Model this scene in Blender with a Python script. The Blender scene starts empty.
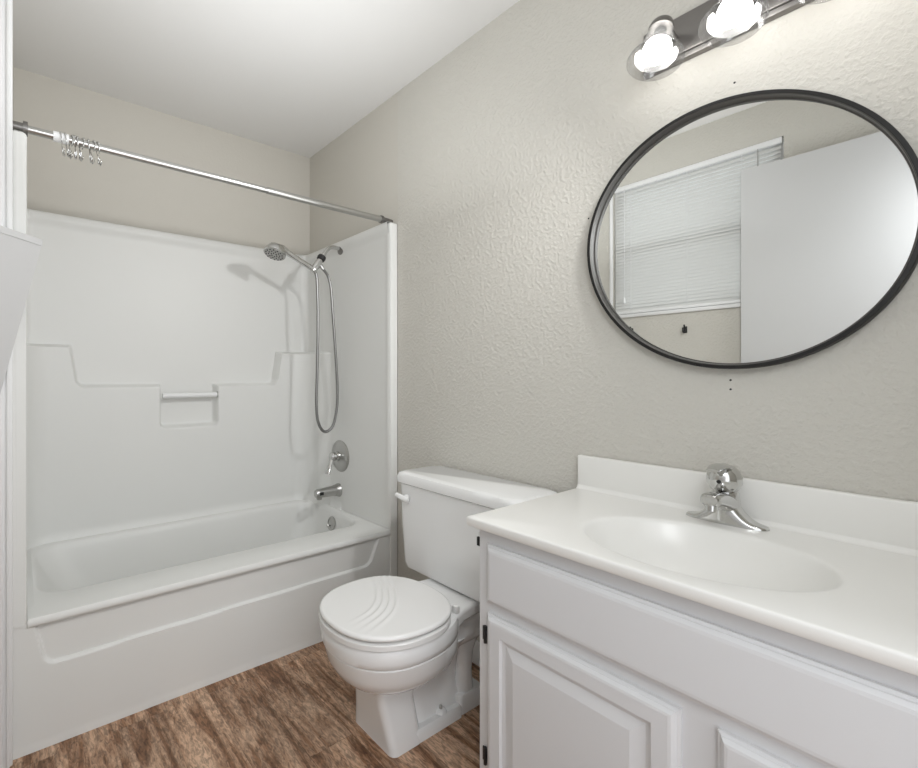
import bpy, bmesh, math, random
from mathutils import Vector, Matrix
PI = math.pi
random.seed(4)
SC = bpy.context.scene
COL = SC.collection

# ---------------------------------------------------------------- camera, sky, lights, exposure
cam_d = bpy.data.cameras.new('camera')
cam_d.sensor_width = 36.0
cam_d.lens = 471.667 / 918 * 36.0
cam_d.shift_x = (459 - 360.497) / 918
cam_d.shift_y = (375.27 - 384) / 918
cam_d.clip_start = 0.01
cam = bpy.data.objects.new('camera', cam_d)
cam.location = (-1.435, 0.0, 1.112)
cam.rotation_euler = (PI / 2, 0, -math.radians(35.824))
COL.objects.link(cam)
SC.camera = cam

world = bpy.data.worlds.new('world')
SC.world = world
world.use_nodes = True
wb = world.node_tree.nodes['Background']
wb.inputs['Color'].default_value = (0.93, 0.96, 1.0, 1)
wb.inputs['Strength'].default_value = 1.75

def area(name, loc, rot, sx, sy, power, color=(1, 1, 1)):
    l = bpy.data.lights.new(name, 'AREA')
    l.shape = 'RECTANGLE'; l.size = sx; l.size_y = sy
    l.energy = power; l.color = color
    o = bpy.data.objects.new(name, l)
    o.location = loc; o.rotation_euler = rot
    COL.objects.link(o)
    return o

# added fill lights without a visible source: beside the camera, and mid-room facing up
area('camera_fill', (-1.25, -0.08, 1.75), (math.radians(80), 0, math.radians(-30)), 0.4, 0.4, 5.4, (0.945, 0.975, 1.0))
area('upward_fill', (-0.80, 1.30, 1.76), (math.radians(180), 0, 0), 0.9, 0.7, 3.8, (0.945, 0.975, 1.0))
# throw of the vanity lamps down the room (the bulbs themselves are lit meshes in the lamp builder)
kl = bpy.data.lights.new('vanity_lamp_throw', 'SPOT')
kl.energy = 34.5; kl.spot_size = math.radians(135); kl.spot_blend = 1.0; kl.shadow_soft_size = 0.05; kl.color = (0.985, 0.993, 1.0)
ko = bpy.data.objects.new('vanity_lamp_throw', kl)
ko.location = (-0.29, 0.368, 1.86)
ko.rotation_euler = Vector((-0.75, 1.55, -0.62)).to_track_quat('-Z', 'Y').to_euler()
COL.objects.link(ko)

SC.view_settings.view_transform = 'Standard'
SC.view_settings.look = 'None'
SC.view_settings.gamma = 1.0
SC.view_settings.use_curve_mapping = False
SC.view_settings.exposure = 0.09
BULB = 16.5

# ---------------------------------------------------------------- materials
def srgb(r, g, b):
    f = lambda c: (c / 255 / 12.92) if c / 255 <= 0.04045 else ((c / 255 + 0.055) / 1.055) ** 2.4
    return (f(r), f(g), f(b), 1)

def mat(name, col, rough=0.5, metal=0.0, coat=0.0, bump=None, spec=0.5, vary=None):
    """bump = (noise scale, strength, distance); vary = (scale, darker colour)"""
    m = bpy.data.materials.new(name); m.use_nodes = True
    nt = m.node_tree; b = nt.nodes['Principled BSDF']
    b.inputs['Base Color'].default_value = col
    b.inputs['Roughness'].default_value = rough
    b.inputs['Metallic'].default_value = metal
    b.inputs['Coat Weight'].default_value = coat
    b.inputs['Coat Roughness'].default_value = 0.14
    b.inputs['Specular IOR Level'].default_value = spec
    tc = nt.nodes.new('ShaderNodeTexCoord')
    if bump:
        n = nt.nodes.new('ShaderNodeTexNoise')
        n.inputs['Scale'].default_value = bump[0]; n.inputs['Detail'].default_value = 3.0
        n.inputs['Roughness'].default_value = 0.55
        nt.links.new(tc.outputs['Object'], n.inputs['Vector'])
        bp = nt.nodes.new('ShaderNodeBump')
        bp.inputs['Strength'].default_value = bump[1]; bp.inputs['Distance'].default_value = bump[2]
        nt.links.new(n.outputs['Fac'], bp.inputs['Height'])
        nt.links.new(bp.outputs['Normal'], b.inputs['Normal'])
    if vary:
        n2 = nt.nodes.new('ShaderNodeTexNoise')
        n2.inputs['Scale'].default_value = vary[0]; n2.inputs['Detail'].default_value = 4.0
        nt.links.new(tc.outputs['Object'], n2.inputs['Vector'])
        mx = nt.nodes.new('ShaderNodeMix'); mx.data_type = 'RGBA'
        mx.inputs[6].default_value = col; mx.inputs[7].default_value = vary[1]
        nt.links.new(n2.outputs['Fac'], mx.inputs[0])
        nt.links.new(mx.outputs[2], b.inputs['Base Color'])
    return m

M = {}
def wall_paint(name, col, sc, st):
    """orange-peel textured wall paint"""
    m = mat(name, col, 0.55)
    nt = m.node_tree; b = nt.nodes['Principled BSDF']
    tc = nt.nodes.new('ShaderNodeTexCoord')
    n1 = nt.nodes.new('ShaderNodeTexNoise'); n1.inputs['Scale'].default_value = sc; n1.inputs['Detail'].default_value = 2.5
    r = nt.nodes.new('ShaderNodeValToRGB'); r.color_ramp.elements[0].position = 0.44; r.color_ramp.elements[1].position = 0.66
    bp = nt.nodes.new('ShaderNodeBump'); bp.inputs['Strength'].default_value = st; bp.inputs['Distance'].default_value = 0.0022
    nt.links.new(tc.outputs['Object'], n1.inputs['Vector'])
    nt.links.new(n1.outputs['Fac'], r.inputs['Fac'])
    nt.links.new(r.outputs['Color'], bp.inputs['Height'])
    nt.links.new(bp.outputs['Normal'], b.inputs['Normal'])
    return m
M['wall'] = wall_paint('greige_wall_paint', srgb(203, 200, 192), 85, 0.52)
M['wall_smooth'] = wall_paint('greige_alcove_paint', srgb(202, 198, 189), 60, 0.12)
M['ceil'] = mat('ceiling_paint', srgb(232, 231, 229), 0.7, bump=(70, 0.15, 0.002))
M['trim'] = mat('white_trim_paint', srgb(232, 232, 232), 0.35)
M['acrylic'] = mat('white_fibreglass', srgb(226, 226, 223), 0.44, bump=(5, 0.05, 0.01))
M['porcelain'] = mat('white_porcelain', srgb(240, 240, 239), 0.14, coat=0.4)
M['seat'] = mat('white_seat_enamel', srgb(236, 235, 233), 0.22, coat=0.3)
M['marble'] = mat('white_cultured_marble', srgb(238, 237, 233), 0.30, coat=0.15)
M['cab'] = mat('white_cabinet_paint', srgb(220, 220, 221), 0.42, bump=(150, 0.08, 0.001))
M['chrome'] = mat('chrome', (0.62, 0.62, 0.61, 1), 0.12, 1.0)
M['nickel'] = mat('brushed_nickel', (0.24, 0.23, 0.22, 1), 0.42, 1.0)
M['steel'] = mat('satin_steel', (0.48, 0.475, 0.46, 1), 0.28, 1.0)
M['hose'] = mat('metal_hose', (0.27, 0.27, 0.265, 1), 0.42, 1.0)
M['dark'] = mat('black_metal', (0.012, 0.012, 0.012, 1), 0.4)
M['frame'] = mat('black_mirror_frame', (0.012, 0.0115, 0.011, 1), 0.45, spec=0.35)
M['frame_in'] = mat('dark_grey_frame_metal', (0.135, 0.13, 0.122, 1), 0.42, 0.6)
M['black_rubber'] = mat('black_rubber', (0.02, 0.02, 0.02, 1), 0.5)
M['plastic'] = mat('white_plastic', srgb(235, 235, 235), 0.35)
M['neck'] = mat('grey_lamp_neck', (0.10, 0.10, 0.095, 1), 0.6)
M['mirror'] = mat('mirror_glass', (0.90, 0.91, 0.90, 1), 0.0, 1.0)
M['door'] = mat('white_door_paint', srgb(208, 208, 208), 0.45)

def emit_mat(name, col, s):
    m = bpy.data.materials.new(name); m.use_nodes = True
    nt = m.node_tree; nt.nodes.clear()
    e = nt.nodes.new('ShaderNodeEmission'); o = nt.nodes.new('ShaderNodeOutputMaterial')
    e.inputs['Color'].default_value = col; e.inputs['Strength'].default_value = s
    nt.links.new(e.outputs[0], o.inputs[0])
    return m
M['bulb'] = emit_mat('lit_bulb', (1.0, 0.985, 0.96, 1), BULB)

def thin_glass(name, tint, base, seed=0.0, edge=0.75):
    m = bpy.data.materials.new(name); m.use_nodes = True
    nt = m.node_tree; nt.nodes.clear()
    o = nt.nodes.new('ShaderNodeOutputMaterial'); mx = nt.nodes.new('ShaderNodeMixShader')
    t = nt.nodes.new('ShaderNodeBsdfTransparent'); g = nt.nodes.new('ShaderNodeBsdfGlossy')
    lw = nt.nodes.new('ShaderNodeLayerWeight'); lw.inputs['Blend'].default_value = 0.35
    mp = nt.nodes.new('ShaderNodeMapRange')
    mp.inputs[1].default_value = 0; mp.inputs[2].default_value = 1; mp.inputs[3].default_value = base; mp.inputs[4].default_value = edge
    t.inputs['Color'].default_value = tint; g.inputs['Roughness'].default_value = 0.06
    g.inputs['Color'].default_value = (0.9, 0.9, 0.9, 1)
    nt.links.new(lw.outputs['Facing'], mp.inputs[0]); nt.links.new(mp.outputs[0], mx.inputs[0])
    nt.links.new(t.outputs[0], mx.inputs[1]); nt.links.new(g.outputs[0], mx.inputs[2])
    if seed > 0:
        df = nt.nodes.new('ShaderNodeBsdfTranslucent'); df.inputs['Color'].default_value = (0.8, 0.8, 0.8, 1)
        m2 = nt.nodes.new('ShaderNodeMixShader'); m2.inputs[0].default_value = seed
        nt.links.new(mx.outputs[0], m2.inputs[1]); nt.links.new(df.outputs[0], m2.inputs[2]); nt.links.new(m2.outputs[0], o.inputs[0])
    else:
        nt.links.new(mx.outputs[0], o.inputs[0])
    return m
M['shade'] = thin_glass('clear_glass_shade', (0.86, 0.86, 0.86, 1), 0.018, 0.022, 0.40)
M['pane'] = thin_glass('window_glass', (0.97, 0.98, 0.98, 1), 0.04)

def slat_mat():
    m = bpy.data.materials.new('white_blind_slat'); m.use_nodes = True
    nt = m.node_tree; b = nt.nodes['Principled BSDF']; o = nt.nodes['Material Output']
    b.inputs['Base Color'].default_value = srgb(238, 238, 236); b.inputs['Roughness'].default_value = 0.4
    t = nt.nodes.new('ShaderNodeBsdfTranslucent'); t.inputs['Color'].default_value = (0.85, 0.85, 0.84, 1)
    mx = nt.nodes.new('ShaderNodeMixShader'); mx.inputs[0].default_value = 0.35
    nt.links.new(b.outputs[0], mx.inputs[1]); nt.links.new(t.outputs[0], mx.inputs[2]); nt.links.new(mx.outputs[0], o.inputs[0])
    return m
M['slat'] = slat_mat()

def floor_mat():
    m = bpy.data.materials.new('brown_plank_floor'); m.use_nodes = True
    nt = m.node_tree; b = nt.nodes['Principled BSDF']; L = nt.links.new
    tc = nt.nodes.new('ShaderNodeTexCoord')
    mp = nt.nodes.new('ShaderNodeMapping'); mp.inputs['Rotation'].default_value = (0, 0, PI / 2)
    L(tc.outputs['Object'], mp.inputs['Vector'])
    br = nt.nodes.new('ShaderNodeTexBrick')
    br.offset = 0.37
    br.inputs['Scale'].default_value = 1.0; br.inputs['Brick Width'].default_value = 1.2; br.inputs['Row Height'].default_value = 0.15
    br.inputs['Mortar Size'].default_value = 0.0012; br.inputs['Mortar Smooth'].default_value = 0.3
    br.inputs['Color1'].default_value = (0.25, 0.25, 0.25, 1); br.inputs['Color2'].default_value = (0.85, 0.85, 0.85, 1)
    br.inputs['Mortar'].default_value = (0.0, 0.0, 0.0, 1); br.inputs['Bias'].default_value = 0.0
    L(mp.outputs[0], br.inputs['Vector'])
    # streaky grain along each plank
    g = nt.nodes.new('ShaderNodeMapping'); g.inputs['Scale'].default_value = (19, 2.3, 1)
    L(tc.outputs['Object'], g.inputs['Vector'])
    ofs = nt.nodes.new('ShaderNodeVectorMath'); ofs.operation = 'MULTIPLY_ADD'
    ofs.inputs[1].default_value = (9, 9, 9)
    L(br.outputs['Color'], ofs.inputs[0]); L(g.outputs[0], ofs.inputs[2])
    n = nt.nodes.new('ShaderNodeTexNoise'); n.inputs['Scale'].default_value = 1.0; n.inputs['Detail'].default_value = 7; n.inputs['Roughness'].default_value = 0.68
    n.inputs['Distortion'].default_value = 0.9
    L(ofs.outputs[0], n.inputs['Vector'])
    r = nt.nodes.new('ShaderNodeValToRGB')
    e = r.color_ramp.elements
    e[0].position = 0.30; e[0].color = srgb(88, 56, 35)
    e[1].position = 0.74; e[1].color = srgb(220, 187, 159)
    x = e.new(0.43); x.color = srgb(142, 104, 76)
    x = e.new(0.55); x.color = srgb(196, 161, 133)
    L(n.outputs['Fac'], r.inputs['Fac'])
    f = nt.nodes.new('ShaderNodeMapping'); f.inputs['Scale'].default_value = (120, 34, 1)
    L(tc.outputs['Object'], f.inputs['Vector'])
    n3 = nt.nodes.new('ShaderNodeTexNoise'); n3.inputs['Scale'].default_value = 1.0; n3.inputs['Detail'].default_value = 4; n3.inputs['Distortion'].default_value = 1.2
    L(f.outputs[0], n3.inputs['Vector'])
    mr = nt.nodes.new('ShaderNodeMapRange'); mr.inputs[1].default_value = 0.36; mr.inputs[2].default_value = 0.62; mr.inputs[3].default_value = 0.50; mr.inputs[4].default_value = 1.12
    L(n3.outputs['Fac'], mr.inputs[0])
    m1 = nt.nodes.new('ShaderNodeMix'); m1.data_type = 'RGBA'; m1.blend_type = 'MULTIPLY'; m1.inputs[0].default_value = 1
    L(r.outputs['Color'], m1.inputs[6]); L(mr.outputs[0], m1.inputs[7])
    # plank to plank tone
    mr2 = nt.nodes.new('ShaderNodeMapRange'); mr2.inputs[1].default_value = 0.0; mr2.inputs[2].default_value = 0.85; mr2.inputs[3].default_value = 0.72; mr2.inputs[4].default_value = 1.12
    L(br.outputs['Color'], mr2.inputs[0])
    m2 = nt.nodes.new('ShaderNodeMix'); m2.data_type = 'RGBA'; m2.blend_type = 'MULTIPLY'; m2.inputs[0].default_value = 1
    L(m1.outputs[2], m2.inputs[6]); L(mr2.outputs[0], m2.inputs[7])
    L(m2.outputs[2], b.inputs['Base Color'])
    b.inputs['Roughness'].default_value = 0.5
    bp = nt.nodes.new('ShaderNodeBump'); bp.inputs['Strength'].default_value = 0.25; bp.inputs['Distance'].default_value = 0.002
    L(n.outputs['Fac'], bp.inputs['Height']); L(bp.outputs['Normal'], b.inputs['Normal'])
    return m
M['floor'] = floor_mat()

# ---------------------------------------------------------------- mesh helpers
def add_box(bm, lo, hi, bevel=0.0, seg=2):
    t = bmesh.new()
    bmesh.ops.create_cube(t, size=1)
    for v in t.verts:
        v.co = Vector([lo[i] + (v.co[i] + 0.5) * (hi[i] - lo[i]) for i in range(3)])
    if bevel > 0:
        bmesh.ops.bevel(t, geom=t.edges[:], offset=bevel, segments=seg, profile=0.5, affect='EDGES')
    me = bpy.data.meshes.new('tmp'); t.to_mesh(me); t.free()
    bm.from_mesh(me); bpy.data.meshes.remove(me)

def add_loft(bm, loops, cap0=True, cap1=True, closed=True):
    rows = [[bm.verts.new(p) for p in lp] for lp in loops]
    n = len(rows[0])
    for a, b in zip(rows, rows[1:]):
        for i in range(n if closed else n - 1):
            j = (i + 1) % n
            try: bm.faces.new((a[i], a[j], b[j], b[i]))
            except ValueError: pass
    if cap0: bm.faces.new(rows[0][::-1])
    if cap1: bm.faces.new(rows[-1])
    return rows

def frame_for(d):
    d = Vector(d).normalized()
    u = d.cross(Vector((0, 0, 1)))
    if u.length < 1e-3: u = d.cross(Vector((0, 1, 0)))
    u.normalize(); return u, d.cross(u).normalized(), d

def add_lathe(bm, prof, org, axis, seg=32, cap0=False, cap1=False, squash=1.0):
    """prof = [(radius, distance along axis)]"""
    u, v, d = frame_for(axis); org = Vector(org)
    loops = [[org + d * h + (u * math.cos(2 * PI * k / seg) + v * (math.sin(2 * PI * k / seg) * squash)) * max(r, 1e-5) for k in range(seg)] for r, h in prof]
    add_loft(bm, loops, cap0, cap1)

def spline(pts, n=8):
    P = [Vector(p) for p in pts]; out = []
    for i in range(len(P) - 1):
        p0 = P[max(i - 1, 0)]; p1 = P[i]; p2 = P[i + 1]; p3 = P[min(i + 2, len(P) - 1)]
        for k in range(n):
            t = k / n
            out.append(0.5 * ((2 * p1) + (p2 - p0) * t + (2 * p0 - 5 * p1 + 4 * p2 - p3) * t * t + (3 * p1 - p0 - 3 * p2 + p3) * t ** 3))
    out.append(P[-1]); return out

def add_tube(bm, pts, r, seg=14, cap=True):
    P = [Vector(p) for p in pts]; n = len(P)
    rad = r if callable(r) else (lambda t: r)
    T = []
    for i in range(n):
        T.append((P[min(i + 1, n - 1)] - P[max(i - 1, 0)]).normalized())
    u, v, _ = frame_for(T[0]); loops = []
    for i in range(n):
        u = (u - T[i] * u.dot(T[i])).normalized(); v = T[i].cross(u)
        rr = rad(i / (n - 1))
        if not isinstance(rr, tuple): rr = (rr, rr)
        loops.append([P[i] + u * (math.cos(2 * PI * k / seg) * rr[0]) + v * (math.sin(2 * PI * k / seg) * rr[1]) for k in range(seg)])
    add_loft(bm, loops, cap, cap)

def add_torus(bm, c, axis, R, r, seg=28, rs=8):
    u, v, d = frame_for(axis); c = Vector(c); loops = []
    for i in range(seg):
        a = 2 * PI * i / seg; e = u * math.cos(a) + v * math.sin(a)
        loops.append([c + e * (R + r * math.cos(2 * PI * k / rs)) + d * (r * math.sin(2 * PI * k / rs)) for k in range(rs)])
    loops.append(loops[0])
    add_loft(bm, loops, False, False)

def rrect(x0, x1, y0, y1, r, n=8):
    """rounded rectangle, counter-clockwise, 4*(n+1) points plus 4*m edge points"""
    out = []; m = 14
    r = min(r, (x1 - x0) / 2 - 1e-4, (y1 - y0) / 2 - 1e-4)
    cs = [(x1 - r, y1 - r, 0), (x0 + r, y1 - r, PI / 2), (x0 + r, y0 + r, PI), (x1 - r, y0 + r, 1.5 * PI)]
    for q, (cx, cy, a0) in enumerate(cs):
        arc = [(cx + r * math.cos(a0 + PI / 2 * k / n), cy + r * math.sin(a0 + PI / 2 * k / n)) for k in range(n + 1)]
        out += arc
        nx, ny, na = cs[(q + 1) % 4]
        st = (nx + r * math.cos(na), ny + r * math.sin(na)); en = arc[-1]
        for k in range(1, m):
            out.append((en[0] + (st[0] - en[0]) * k / m, en[1] + (st[1] - en[1]) * k / m))
    return out

def obj(name, bm, m, parent=None, smooth=35, label=None):
    bmesh.ops.remove_doubles(bm, verts=bm.verts[:], dist=1e-6)
    bmesh.ops.recalc_face_normals(bm, faces=bm.faces[:])
    me = bpy.data.meshes.new(name); bm.to_mesh(me); bm.free()
    me.materials.append(M[m] if isinstance(m, str) else m)
    if smooth:
        me.shade_smooth()
        me.set_sharp_from_angle(angle=math.radians(smooth))
    o = bpy.data.objects.new(name, me); COL.objects.link(o)
    if parent is not None:
        o.parent = parent
        o.matrix_parent_inverse = Matrix.Translation(parent.location).inverted()
    if label: o['label'] = label
    return o

def thing(name, label, cat, loc=(0, 0, 0), group=None):
    o = bpy.data.objects.new(name, None); o.location = loc; o.empty_display_size = 0.05
    COL.objects.link(o); o['label'] = label; o['category'] = cat
    if group: o['group'] = group
    return o

def tag(o, label, cat, group=None):
    o['label'] = label; o['category'] = cat
    if group: o['group'] = group
    return o

def struct(name, bm, m, label, cat, parent=None, smooth=0):
    o = obj(name, bm, m, parent, smooth)
    if parent is None:
        o['kind'] = 'structure'; o['label'] = label; o['category'] = cat
    return o
def boxes(*bs, bevel=0.0):
    bm = bmesh.new()
    for lo, hi in bs: add_box(bm, lo, hi, bevel)
    return bm
def ss(t):
    t = min(1.0, max(0.0, t)); return t * t * (3 - 2 * t)

# ---------------------------------------------------------------- room shell
H = 2.44; YB = 2.52; XL = -1.53; YF = -0.15; YT = 1.69; XA = -1.457
WY0, WY1, WZ0, WZ1 = 0.64, 1.435, 1.475, 2.25          # window opening
DX0, DX1, DZ = -1.50, -0.57, 2.13                      # doorway opening
struct('floor', boxes(((XL - 0.1, -1.6, -0.05), (0.1, YB + 0.1, 0.0))), 'floor', 'brown wood plank floor of the bathroom', 'floor')
struct('ceiling', boxes(((XL - 0.1, YF - 0.1, H), (0.1, YB + 0.1, H + 0.05))), 'ceil', 'off-white ceiling over the bathroom', 'ceiling')
struct('wall_right', boxes(((0.0, YF - 0.1, 0), (0.1, YT, H))), 'wall', 'textured greige wall behind the mirror, vanity and toilet', 'wall')
struct('wall_alcove_right', boxes(((0.0012, YT, 0), (0.1, YB + 0.1, H))), 'wall_smooth', 'smooth greige end wall above the shower arm', 'wall')
struct('wall_alcove_left', boxes(((XA - 0.173, YT, 0), (XA, YB + 0.1, H))), 'wall_smooth', 'smooth greige end wall behind the curtain rod end bracket', 'wall')
struct('wall_back', boxes(((XA, YB, 0), (0.0012, YB + 0.1, H))), 'wall_smooth', 'greige wall above the long side of the tub surround', 'wall')
struct('wall_left', boxes(((XL - 0.1, YF - 0.1, 0), (XL, WY0, H)), ((XL - 0.1, WY1, 0), (XL, YT, H)),
                          ((XL - 0.1, WY0, 0), (XL, WY1, WZ0)), ((XL - 0.1, WY0, WZ1), (XL, WY1, H))), 'wall', 'textured greige window wall seen in the mirror', 'wall')
struct('wall_front', boxes(((XL, YF - 0.1, 0), (DX0, YF, H)), ((DX1, YF - 0.1, 0), (0, YF, H)), ((DX0, YF - 0.1, DZ), (DX1, YF, H))), 'wall', 'greige wall with the open doorway beside the vanity', 'wall')
# trim strip closing the room corner beside the tub
bm = bmesh.new()
add_box(bm, (XL, YT - 0.022, 0), (XA + 0.005, YT, H), 0.003)
add_box(bm, (XL, YT - 0.030, 0), (-1.4755, YT - 0.020, H), 0.003)
add_box(bm, (-1.467, YT - 0.027, 0), (-1.4575, YT - 0.020, H), 0.003)
struct('trim_1', bm, 'trim', 'white vertical moulding at the front end of the tub', 'moulding', smooth=35)
bm = bmesh.new()
prof = [(0, 0), (-0.014, 0), (-0.014, 0.055), (-0.011, 0.062), (-0.011, 0.068), (-0.006, 0.078), (-0.004, 0.085), (0, 0.085)]
add_loft(bm, [[(x, y, z) for x, z in prof] for y in (0.775, YT - 0.001)])
struct('baseboard_right', bm, 'trim', 'white profiled baseboard behind the toilet', 'baseboard', smooth=35)
bm = bmesh.new()
for (y0, y1) in ((YF + 0.002, YT - 0.032),):
    add_loft(bm, [[(XL - x, y, z) for x, z in prof] for y in (y0, y1)])
struct('baseboard_left', bm, 'trim', 'white baseboard under the window', 'baseboard', smooth=35)
# small nail holes left in the mirror wall
for i, (y, z) in enumerate(((0.405, 1.837), (0.775, 1.60), (0.413, 1.10), (0.413, 1.077), (0.101, 1.591))):
    bm = bmesh.new(); add_lathe(bm, [(0.0026, 0), (0.0018, 0.0006)], (0, y, z), (-1, 0, 0), 10, True, True)
    o = struct('nail_hole', bm, 'dark', '', '', parent=bpy.data.objects['wall_right'])

# window in the left wall
win = thing('window_1', 'white double-hung window behind the closed blind, seen in the mirror', 'window', (XL, (WY0 + WY1) / 2, WZ0))
win['kind'] = 'structure'
xo = XL - 0.085
obj('frame', boxes(((xo, WY0, WZ0), (XL - 0.03, WY0 + 0.04, WZ1)), ((xo, WY1 - 0.04, WZ0), (XL - 0.03, WY1, WZ1)),
                   ((xo, WY0 + 0.04, WZ1 - 0.04), (XL - 0.03, WY1 - 0.04, WZ1)), ((xo, WY0 + 0.04, WZ0), (XL - 0.03, WY1 - 0.04, WZ0 + 0.04))), 'trim', win, 0)
obj('meeting_rail', boxes(((xo + 0.005, WY0 + 0.04, 1.835), (XL - 0.035, WY1 - 0.04, 1.885))), 'trim', win, 0)
obj('pane', boxes(((xo + 0.02, WY0 + 0.04, WZ0 + 0.04), (xo + 0.024, WY1 - 0.04, 1.835))), 'pane', win, 0)
obj('pane', boxes(((xo + 0.02, WY0 + 0.04, 1.885), (xo + 0.024, WY1 - 0.04, WZ1 - 0.04))), 'pane', win, 0)
obj('sill', boxes(((XL - 0.05, WY0 - 0.005, WZ0 - 0.02), (XL + 0.014, WY1 + 0.005, WZ0)), bevel=0.003), 'trim', win, 35)
obj('side_casing', boxes(((XL, WY1, WZ0), (XL + 0.010, WY1 + 0.016, WZ1)), bevel=0.002), 'trim', win, 35)

# mini blind hanging in the window opening
bl = thing('window_blind', 'closed white mini blind on the window, seen in the mirror', 'blind', (XL, (WY0 + WY1) / 2, WZ1))
obj('headrail', boxes(((XL - 0.026, WY0 + 0.006, WZ1 - 0.028), (XL + 0.002, WY1 - 0.006, WZ1 - 0.001)), bevel=0.003), 'plastic', bl)
bm = bmesh.new()
nsl = 38; zt = WZ1 - 0.045; zb = WZ0 + 0.03
for k in range(nsl):
    z = zt - (zt - zb) * k / (nsl - 1)
    prof = []
    for t in range(7):
        s = (t / 6 - 0.5) * 0.026
        a = math.radians(60)
        px = s * math.cos(a); pz = -s * math.sin(a); bow = 0.0016 * (1 - (2 * t / 6 - 1) ** 2)
        prof.append((XL - 0.012 + px + bow * math.sin(a), z + pz + bow * math.cos(a)))
    low = [(x - 0.0006, zz) for x, zz in prof[::-1]]
    add_loft(bm, [[(x, y, zz) for x, zz in prof + low] for y in (WY0 + 0.012, WY1 - 0.012)])
obj('slats', bm, 'slat', bl, 50)
obj('bottom_rail', boxes(((XL - 0.022, WY0 + 0.012, WZ0 + 0.003), (XL - 0.002, WY1 - 0.012, WZ0 + 0.019)), bevel=0.003), 'plastic', bl)
for y in (0.80, 1.04, 1.33):
    bm = bmesh.new(); add_tube(bm, [(XL + 0.001, y, WZ1 - 0.02), (XL + 0.001, y, WZ0 + 0.012)], 0.0011, 6)
    obj('ladder_cord', bm, 'plastic', bl)
bm = bmesh.new(); add_tube(bm, [(XL + 0.006, 1.365, WZ1 - 0.02), (XL + 0.006, 1.365, WZ0 + 0.10)], 0.0012, 6)
add_lathe(bm, [(0.002, 0), (0.006, 0.008), (0.007, 0.028), (0.003, 0.032)], (XL + 0.006, 1.365, WZ0 + 0.10), (0, 0, -1), 10, True, True)
obj('pull_cord', bm, 'plastic', bl)
bm = bmesh.new(); add_tube(bm, [(XL + 0.008, 0.735, WZ1 - 0.03), (XL + 0.008, 0.735, WZ0 + 0.30)], 0.003, 8)
obj('tilt_wand', bm, 'steel', bl)

# slab door standing open along the window wall
dr = thing('door_1', 'plain white slab door standing open, seen in the mirror', 'door', (-1.47, YF, 0)); dr['kind'] = 'structure'
obj('slab', boxes(((-1.505, YF + 0.012, 0.012), (-1.468, 0.787, 2.118)), bevel=0.0015), 'door', dr, 35)
for z in (0.25, 1.05, 1.87):
    bm = bmesh.new(); add_tube(bm, [(-1.463, YF + 0.006, z), (-1.463, YF + 0.006, z + 0.09)], 0.006, 10)
    obj('hinge', bm, 'nickel', dr)

# robe hooks below the window
for y, z, lab in ((1.047, 1.36, 'black robe hook below the middle of the window, seen in the mirror'),
                  (1.325, 1.372, 'black robe hook below the window corner at the mirror edge')):
    bm = bmesh.new()
    add_box(bm, (XL, y - 0.009, z - 0.018), (XL + 0.005, y + 0.009, z + 0.018), 0.002)
    add_tube(bm, spline([(XL + 0.003, y, z + 0.006), (XL + 0.02, y, z - 0.014), (XL + 0.034, y, z - 0.010), (XL + 0.036, y, z + 0.010)], 5), 0.0045, 8)
    add_tube(bm, spline([(XL + 0.003, y, z + 0.008), (XL + 0.014, y, z + 0.016), (XL + 0.020, y, z + 0.026)], 5), 0.004, 8)
    tag(obj('robe_hook', bm, 'dark'), lab, 'hook', 'black hooks under the window')

# ---------------------------------------------------------------- tub and shower surround (one moulded unit)
tub = thing('bathtub_shower_unit', 'white one-piece fibreglass bathtub with moulded shower surround', 'bathtub', (-0.74, 2.1, 0))
XR = -0.042; XLs = -1.424; YS = 2.487; ZT = 0.395; ZS = 1.822
# --- surround: a sheet that follows the three walls, blended between an upper and a thicker lower outline
step = 0.0052
def outline(rc, yb, bump):
    """(x, y, normal) from the front of the right wall round to the front of the left wall; equal counts for every outline"""
    pts = []
    def line(a, b, n, nrm, f=None):
        for k in range(n):
            t = k / n; x = a[0] + (b[0] - a[0]) * t; y = a[1] + (b[1] - a[1]) * t
            if f: x += f(y)
            pts.append((x, y, nrm[0], nrm[1]))
    def arc(c, r, a0, a1, n):
        for k in range(n):
            a = a0 + (a1 - a0) * k / n
            pts.append((c[0] + r * math.cos(a), c[1] + r * math.sin(a), -math.cos(a), -math.sin(a)))
    f = (lambda y: -bump * ss((y - 2.20) / 0.10)) if bump else None
    xr = XR - bump
    line((XR, 1.70), (XR, yb - rc), 130, (-1, 0), f)
    arc((xr - rc, yb - rc), rc, 0, PI / 2, 22)
    line((xr - rc, yb), (-0.19, yb), 14, (0, -1))
    nb = int((-0.19 + 1.33) / step)
    line((-0.19, yb), (-1.33, yb), nb, (0, -1))
    line((-1.33, yb), (XLs + rc, yb), 10, (0, -1))
    arc((XLs + rc, yb - rc), rc, PI / 2, PI, 22)
    line((XLs, yb - rc), (XLs, 1.70), 60, (1, 0))
    pts.append((XLs, 1.70, 1, 0))
    return pts
UP = outline(0.040, YS, 0.0)
LO = outline(0.105, YS - 0.062, 0.030)
def sd_rbox(px, pz, x0, x1, z0, z1, r):
    qx = abs(px - (x0 + x1) / 2) - (x1 - x0) / 2 + r; qz = abs(pz - (z0 + z1) / 2) - (z1 - z0) / 2 + r
    return math.hypot(max(qx, 0), max(qz, 0)) + min(max(qx, qz), 0) - r
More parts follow.
